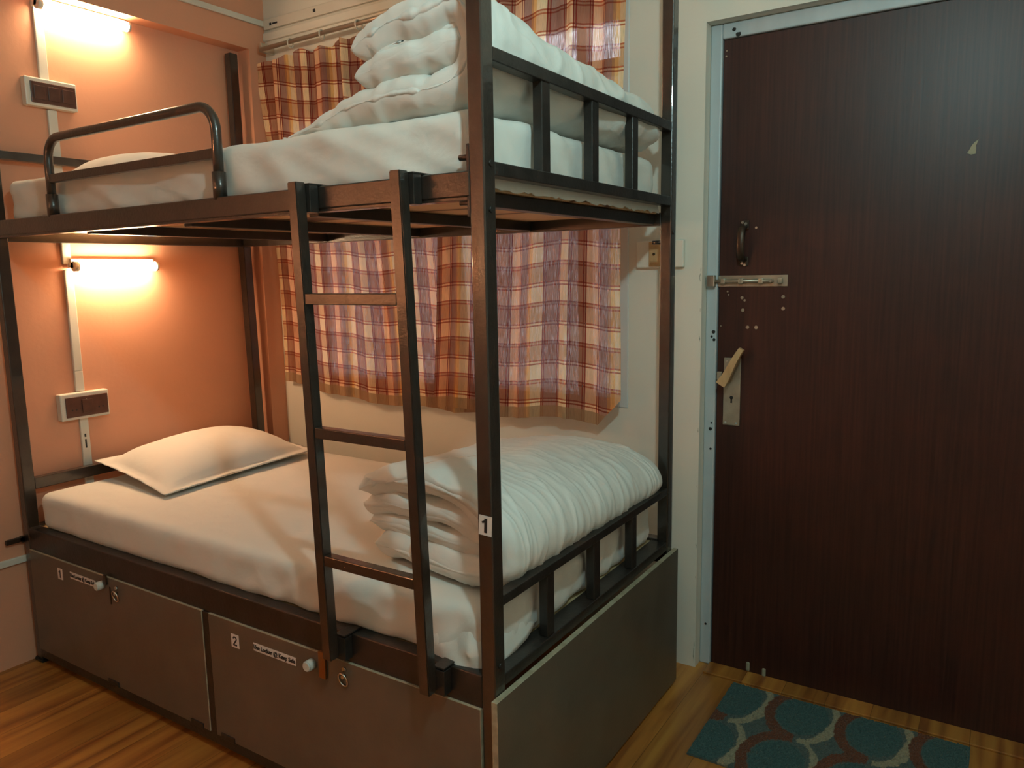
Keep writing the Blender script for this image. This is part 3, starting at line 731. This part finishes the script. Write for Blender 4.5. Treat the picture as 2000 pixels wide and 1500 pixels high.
# pillows: two cloth faces meeting in a flat flange
def pillow(name, label, C4, h_front, flange=.035, zlift=None, nx=54, ny=70, hgt=.11, cat='pillow'):
    """C4: corners near-left, near-right, far-right, far-left of the outline"""
    bm = bmesh.new(); A = [Vector(c) for c in C4]
    def base(u, v): return (A[0]*(1-u)+A[1]*u)*(1-v)+(A[3]*(1-u)+A[2]*u)*v
    top, bot = [], []
    for j in range(ny+1):
        t_, b_ = [], []
        for i in range(nx+1):
            u, v = i/nx, j/ny
            p = base(u, v)
            # pull the sides in a little between the corners
            cu = base(.5,.5); pull = .035*(math.sin(math.pi*u)*abs(2*v-1)**3+math.sin(math.pi*v)*abs(2*u-1)**3)
            p = p+(cu-p)*pull
            fu, fv = flange/.5, flange/.68
            a = max(0, min(1, (min(u,1-u)-fu)/(.5-fu))); b2 = max(0, min(1, (min(v,1-v)-fv)/(.5-fv)))
            s = (1-(1-a)**2.6)**.62*(1-(1-b2)**2.6)**.62 if a > 0 and b2 > 0 else 0
            wr = .003*noise.noise(Vector((u*5, v*9, 1)))+.0025*noise.noise(Vector((u*16, v*5, 4)))*(1-s)
            ext = .004*noise.noise(Vector((u*12, v*14, 8))) if s == 0 else 0
            z = p.z+hgt*s*(1+.10*noise.noise(Vector((u*2.2, v*2.2, 5))))+wr+ext+.002
            t_.append(bm.verts.new((p.x, p.y, z)))
            edge = i in (0, nx) or j in (0, ny)
            b_.append(t_[-1] if edge else bm.verts.new((p.x, p.y, p.z-.004-.018*s)))
        top.append(t_); bot.append(b_)
    for j in range(ny):
        for i in range(nx):
            bm.faces.new((top[j][i], top[j][i+1], top[j+1][i+1], top[j+1][i]))
            q = (bot[j][i], bot[j+1][i], bot[j+1][i+1], bot[j][i+1])
            try: bm.faces.new(q)
            except ValueError: pass
    o = bmobj(name, bm, 'pillow', None, True); tag(o, label, cat)
    return o
pillow('pillow', 'flat white pillow in a flanged case at the head of the lower bunk', [(.045,.235,.664),(.520,.195,.614),(.490,.868,.626),(.055,.900,.657)], 0, hgt=.086)
pillow('pillow', 'white pillow at the head of the upper bunk, half hidden by the guard rail', [(.075,.15,1.640),(.50,.12,1.634),(.50,.74,1.634),(.085,.76,1.640)], 0, hgt=.085)

# ------------------------------------------------------------------ curtains
def curtain(name, label, x0t, x1t, x0b, x1b, ztop, zbot, ybase, u0, cloth_w, folds, amp, seed, edgefold=None):
    bm = bmesh.new(); uvl = bm.loops.layers.uv.new('UVMap'); nx, nz = 220, 90
    rows = []; uvs = {}
    for j in range(nz+1):
        v = j/nz; row = []
        for i in range(nx+1):
            s = i/nx
            ss = s+.018*noise.noise(Vector((s*6, v*1.5, seed)))*(1-abs(2*s-1))
            x = (x0b+(x1b-x0b)*ss)*(1-v)+(x0t+(x1t-x0t)*ss)*v
            zt = ztop(s); zb = zbot(s); z = zb+(zt-zb)*v
            ph = 2*math.pi*folds*s+1.6*noise.noise(Vector((s*4, v*1.2, seed+3)))
            a = amp*(.45+.75*abs(noise.noise(Vector((s*5, v*2, seed+9))))+.5*v*v)
            y = ybase+a*math.sin(ph)+.4*a*math.sin(2.3*ph+1)+.012*noise.noise(Vector((s*3, v*2.5, seed+1)))
            if edgefold: x, y, z = edgefold(s, v, x, y, z)
            vt = bm.verts.new((x, min(y, 1.104), z)); row.append(vt); uvs[vt] = (u0+s*cloth_w, (z-zb)+.0)
        rows.append(row)
    for j in range(nz):
        for i in range(nx):
            f = bm.faces.new((rows[j][i], rows[j][i+1], rows[j+1][i+1], rows[j+1][i])); f.smooth = True
            for lp in f.loops: lp[uvl].uv = uvs[lp.vert]
    me = D.meshes.new(name); bm.to_mesh(me); bm.free()
    return tag(link(name, me, 'plaid'), label, 'curtain', 'plaid curtains on the window')
def ef_left(s, v, x, y, z):
    # top left corner flares onto the column
    k = max(0, 1-s/.05)*max(0, (v-.72)/.28)
    return x-.035*k, y-.02*k, z-.01*k
ztL = lambda s: 2.196-.006*math.sin(s*22)+.006*math.sin(s*57)+.018*s
zbL = lambda s: .848-.055*min(1, s*2.2)+.006*math.sin(s*19)
curtain('curtain', 'left plaid curtain in orange, cream and maroon check', .075, 1.02, .098, 1.13, ztL, zbL, 1.075, .02, 1.70, 7.5, .011, 2, ef_left)
def ef_right(s, v, x, y, z):
    # lower right corner lifted and folded across
    k = max(0, (s-.90)/.10)*max(0, 1-v/.30)
    return x+.02*k, y-.02*k, z+.10*k*max(0, 1-v/.30)
ztR = lambda s: 2.215+.008*math.sin(s*30)
zbR = lambda s: .802+.010*math.sin(s*11)+(.0 if s < .9 else 0)
curtain('curtain', 'right plaid curtain overlapping its neighbour, lower right corner lifted', 1.045, 1.738, .948, 1.715, ztR, zbR, 1.050, .11, 1.06, 5.0, .012, 11, ef_right)
# rod with rings
rod = thing('curtain_rod', 'shiny metal curtain rod with white rings above the window', 'curtain rod', (.9,1.05,2.245))
rinv = Vector((-.9,-1.05,-2.245))
def rpart(name, bm, mt): bmesh.ops.translate(bm, verts=bm.verts, vec=rinv); return bmobj(name, bm, mt, rod)
bm = bmesh.new(); cyl(bm, (.10,1.05,2.234), (1.80,1.05,2.252), .0088, 18); rpart('rod', bm, 'rod')
for x in (.10, 1.79):
    bm = bmesh.new(); box(bm, x-.008, x+.008, 1.045, WY, 2.225, 2.26, .002); rpart('bracket', bm, 'rod')
for x in (.277,.455,.650,.868,.945,1.05,1.20,1.33,1.47,1.60,1.70):
    bm = bmesh.new(); zc = 2.234+.018*(x-.1)/1.7-.006; n = 18; tl = random.uniform(-.3,.3)
    tube(bm, [(x+.017*math.sin(tl)*math.cos(2*math.pi*i/n), 1.05+.016*math.cos(2*math.pi*i/n), zc+.0175*math.sin(2*math.pi*i/n)) for i in range(n)], .0028, 8, True)
    rpart('curtain_ring', bm, 'ring')

# ------------------------------------------------------------------ electrical fittings
NX = -.02   # niche face
def conduit(b6, label, cat='cable conduit', name='cable_conduit', marks=None):
    bm = bmesh.new(); box(bm, *b6, bev=.0025); o = tag(bmobj(name, bm, 'pvc'), label, cat)
    if marks:
        for q in marks:
            b2 = bmesh.new(); box(b2, *q); bmobj('printed_marking', b2, 'ink', o)
    return o
conduit((NX, NX+.012, .226, .256, .985, 1.34), 'white vertical cable conduit between the lower lamp and the lower switch plate')
conduit((NX, NX+.012, .228, .258, .0, .813), 'white vertical cable conduit below the lower switch plate', marks=[(NX+.012,NX+.0125,.2385,.2445,.745,.757),(NX+.012,NX+.0125,.2385,.2445,.705,.737)])
conduit((NX, NX+.012, .225, .255, 1.36, 1.878), 'white vertical cable conduit running from the lower lamp up to the upper switch plate')
conduit((NX, NX+.012, .210, .240, 1.972, 2.24), 'white vertical cable conduit above the upper switch plate')
conduit((NX, NX+.012, .226, .256, .912, .985), 'short joint of white conduit just above the lower switch plate')
conduit((NX, NX+.012, -2.7, .013, .355, .378), 'pale horizontal cable conduit low on the pink wall')
conduit((.052, .064, -2.7, 1.115, 2.343, 2.366), 'white cable conduit along the top of the pink wall')
conduit((.064, 3.5, WY-.014, WY, 2.328, 2.368), 'long white trunking above the curtain rod on the cream wall', marks=[(.102,.114,WY-.0145,WY-.014,2.340,2.351),(.120,.150,WY-.0145,WY-.014,2.342,2.349),(.36,.375,WY-.0145,WY-.014,2.344,2.356)])
def wall_switch(label, y0, y1, z0, z1, knob=True):
    t = thing('switch_board', label, 'switch board', (NX, (y0+y1)/2, z0)); iv = -Vector(t.location)
    def q(name, bm, mt, par=None): bmesh.ops.translate(bm, verts=bm.verts, vec=iv); return bmobj(name, bm, mt, par or t)
    bm = bmesh.new(); box(bm, NX, NX+.030, y0, y1, z0, z1, .004); q('housing', bm, 'switch_white')
    bm = bmesh.new(); box(bm, NX+.028, NX+.034, y0+.016, y1-.006, z0+.010, z1-.014, .0015); pp = q('face_plate', bm, 'switch_brown')
    n = 3; wy = (y1-y0-.03)/n
    for k in range(n):
        bm = bmesh.new(); a = y0+.020+k*wy
        if k == 1 or not knob: box(bm, NX+.0335, NX+.037, a+.004, a+wy-.006, z0+.022, z1-.026, .001); q('rocker_switch', bm, 'switch_brown', pp)
        else:
            cyl(bm, (NX+.034,a+wy*.35,z0+.036), (NX+.0345,a+wy*.35,z0+.036), .003, 8); cyl(bm, (NX+.034,a+wy*.65,z0+.036), (NX+.0345,a+wy*.65,z0+.036), .003, 8); q('socket_hole', bm, 'ink', pp)
    bm = bmesh.new(); cyl(bm, (NX+.034,(y0+y1)/2+.002,z1-.028), (NX+.0365,(y0+y1)/2+.002,z1-.028), .0035, 8); q('indicator', bm, 'chrome', pp)
wall_switch('white framed brown switch plate on the pink wall above the upper bunk', .150, .318, 1.880, 1.972, False)
wall_switch('white framed brown switch plate on the pink wall above the lower pillow', .158, .330, .815, .910)
# switch board on the cream wall behind the foot post
t = thing('switch_board', 'blank white switch box with a brown centre on the cream wall behind the foot post', 'switch board', (1.83, WY, 1.315)); iv = -Vector(t.location)
bm = bmesh.new(); box(bm, 1.755, 1.912, WY-.018, WY, 1.312, 1.397, .004); bmesh.ops.translate(bm, verts=bm.verts, vec=iv); bmobj('housing', bm, 'white_wall', t)
bm = bmesh.new(); box(bm, 1.800, 1.868, WY-.024, WY-.016, 1.316, 1.392, .002); bmesh.ops.translate(bm, verts=bm.verts, vec=iv); bmobj('face_plate', bm, 'lever_wood', t)
bm = bmesh.new(); cyl(bm, (1.818,WY-.024,1.354), (1.818,WY-.0275,1.354), .004, 8); bmesh.ops.translate(bm, verts=bm.verts, vec=iv); bmobj('screw', bm, 'dark_metal', t)

def tube_lamp(label, y0, y1, z, x=.022, glow='tube'):
    t = thing('tube_lamp', label, 'wall lamp', (NX, (y0+y1)/2, z)); iv = -Vector(t.location)
    def q(name, bm, mt, sm=False): bmesh.ops.translate(bm, verts=bm.verts, vec=iv); return bmobj(name, bm, mt, t, sm)
    bm = bmesh.new(); box(bm, NX, NX+.022, y0-.012, y1+.006, z-.004, z+.020, .003); q('housing', bm, 'switch_white')
    bm = bmesh.new(); cyl(bm, (x,y0,z-.008), (x,y1-.004,z-.008), .0165, 20); q('diffuser', bm, glow)
    for a, b_ in ((y0-.016,y0),(y1-.004,y1+.004)):
        bm = bmesh.new(); cyl(bm, (x,a,z-.008), (x,b_,z-.008), .0175, 20); box(bm, NX+.004, x, a, b_, z-.012, z+.006); q('end_cap', bm, 'switch_white', False)
tube_lamp('glowing tube lamp on the pink wall above the upper bunk', .222, .520, 2.215, glow='tube_upper')
tube_lamp('glowing tube lamp on the pink wall over the lower bunk pillow', .258, .552, 1.360)

# ------------------------------------------------------------------ door mat
def rug():
    x0, x1, y0, y1 = 2.105, 2.752, .655, 1.072
    nx, ny = 260, 170
    bm = bmesh.new(); cl = bm.loops.layers.float_color.new('pattern')
    teal, grey, cream, brown = (.045,.085,.080,1), (.072,.090,.080,1), (.25,.215,.14,1), (.115,.042,.022,1)
    def colour(x, y):
        x += .004*noise.noise(Vector((x*60, y*60, 0))); y += .004*noise.noise(Vector((x*60, y*60, 5)))
        c = grey
        for cy, ox in ((.985, 2.335), (.735, 2.322)):
            k = round((x-ox)/.19)
            for kk in (k-1, k, k+1):
                dx, dy = (x-ox-.19*kk)/.088, (y-cy)/.122
                d = math.hypot(dx, dy); ang = math.atan2(dy, dx)
                if d < .80: c = teal
                elif d < 1.17:
                    right = dx > 0
                    if right and -1.45 < ang < 1.3 and d > .80+.26*abs(ang+.3)/1.4: c = cream
                    elif not right and d > .84: c = brown
        return c
    V = []; C = []
    for j in range(ny+1):
        row = []; crow = []
        for i in range(nx+1):
            x = x0+(x1-x0)*i/nx; y = y0+(y1-y0)*j/ny
            e = min(i, nx-i, j, ny-j)
            z = .011+random.uniform(-.0022,.0022)-(.004 if e < 2 else 0)
            row.append(bm.verts.new((x+random.uniform(-.0006,.0006), y+random.uniform(-.0006,.0006), z)))
            f = random.uniform(.82,1.15); cc = colour(x, y); crow.append((cc[0]*f, cc[1]*f, cc[2]*f, 1))
        V.append(row); C.append(crow)
    col_of = {V[j][i]: C[j][i] for j in range(ny+1) for i in range(nx+1)}
    for j in range(ny):
        for i in range(nx): bm.faces.new((V[j][i], V[j][i+1], V[j+1][i+1], V[j+1][i]))
    ring = [V[0][i] for i in range(nx+1)]+[V[j][nx] for j in range(1, ny+1)]+[V[ny][i] for i in range(nx-1, -1, -1)]+[V[j][0] for j in range(ny-1, 0, -1)]
    low = [bm.verts.new((v.co.x, v.co.y, .0005)) for v in ring]
    for v, w_ in zip(ring, low): col_of[w_] = (.10,.10,.09,1)
    n = len(ring)
    for i in range(n): bm.faces.new((ring[i], low[i], low[(i+1)%n], ring[(i+1)%n]))
    for f in bm.faces:
        for lp in f.loops: lp[cl] = col_of[lp.vert]
    me = D.meshes.new('door_mat'); bm.to_mesh(me); bm.free()
    return tag(link('door_mat', me, 'rug'), 'shaggy teal mat with cream and brown arcs lying in front of the door', 'mat')
rug()
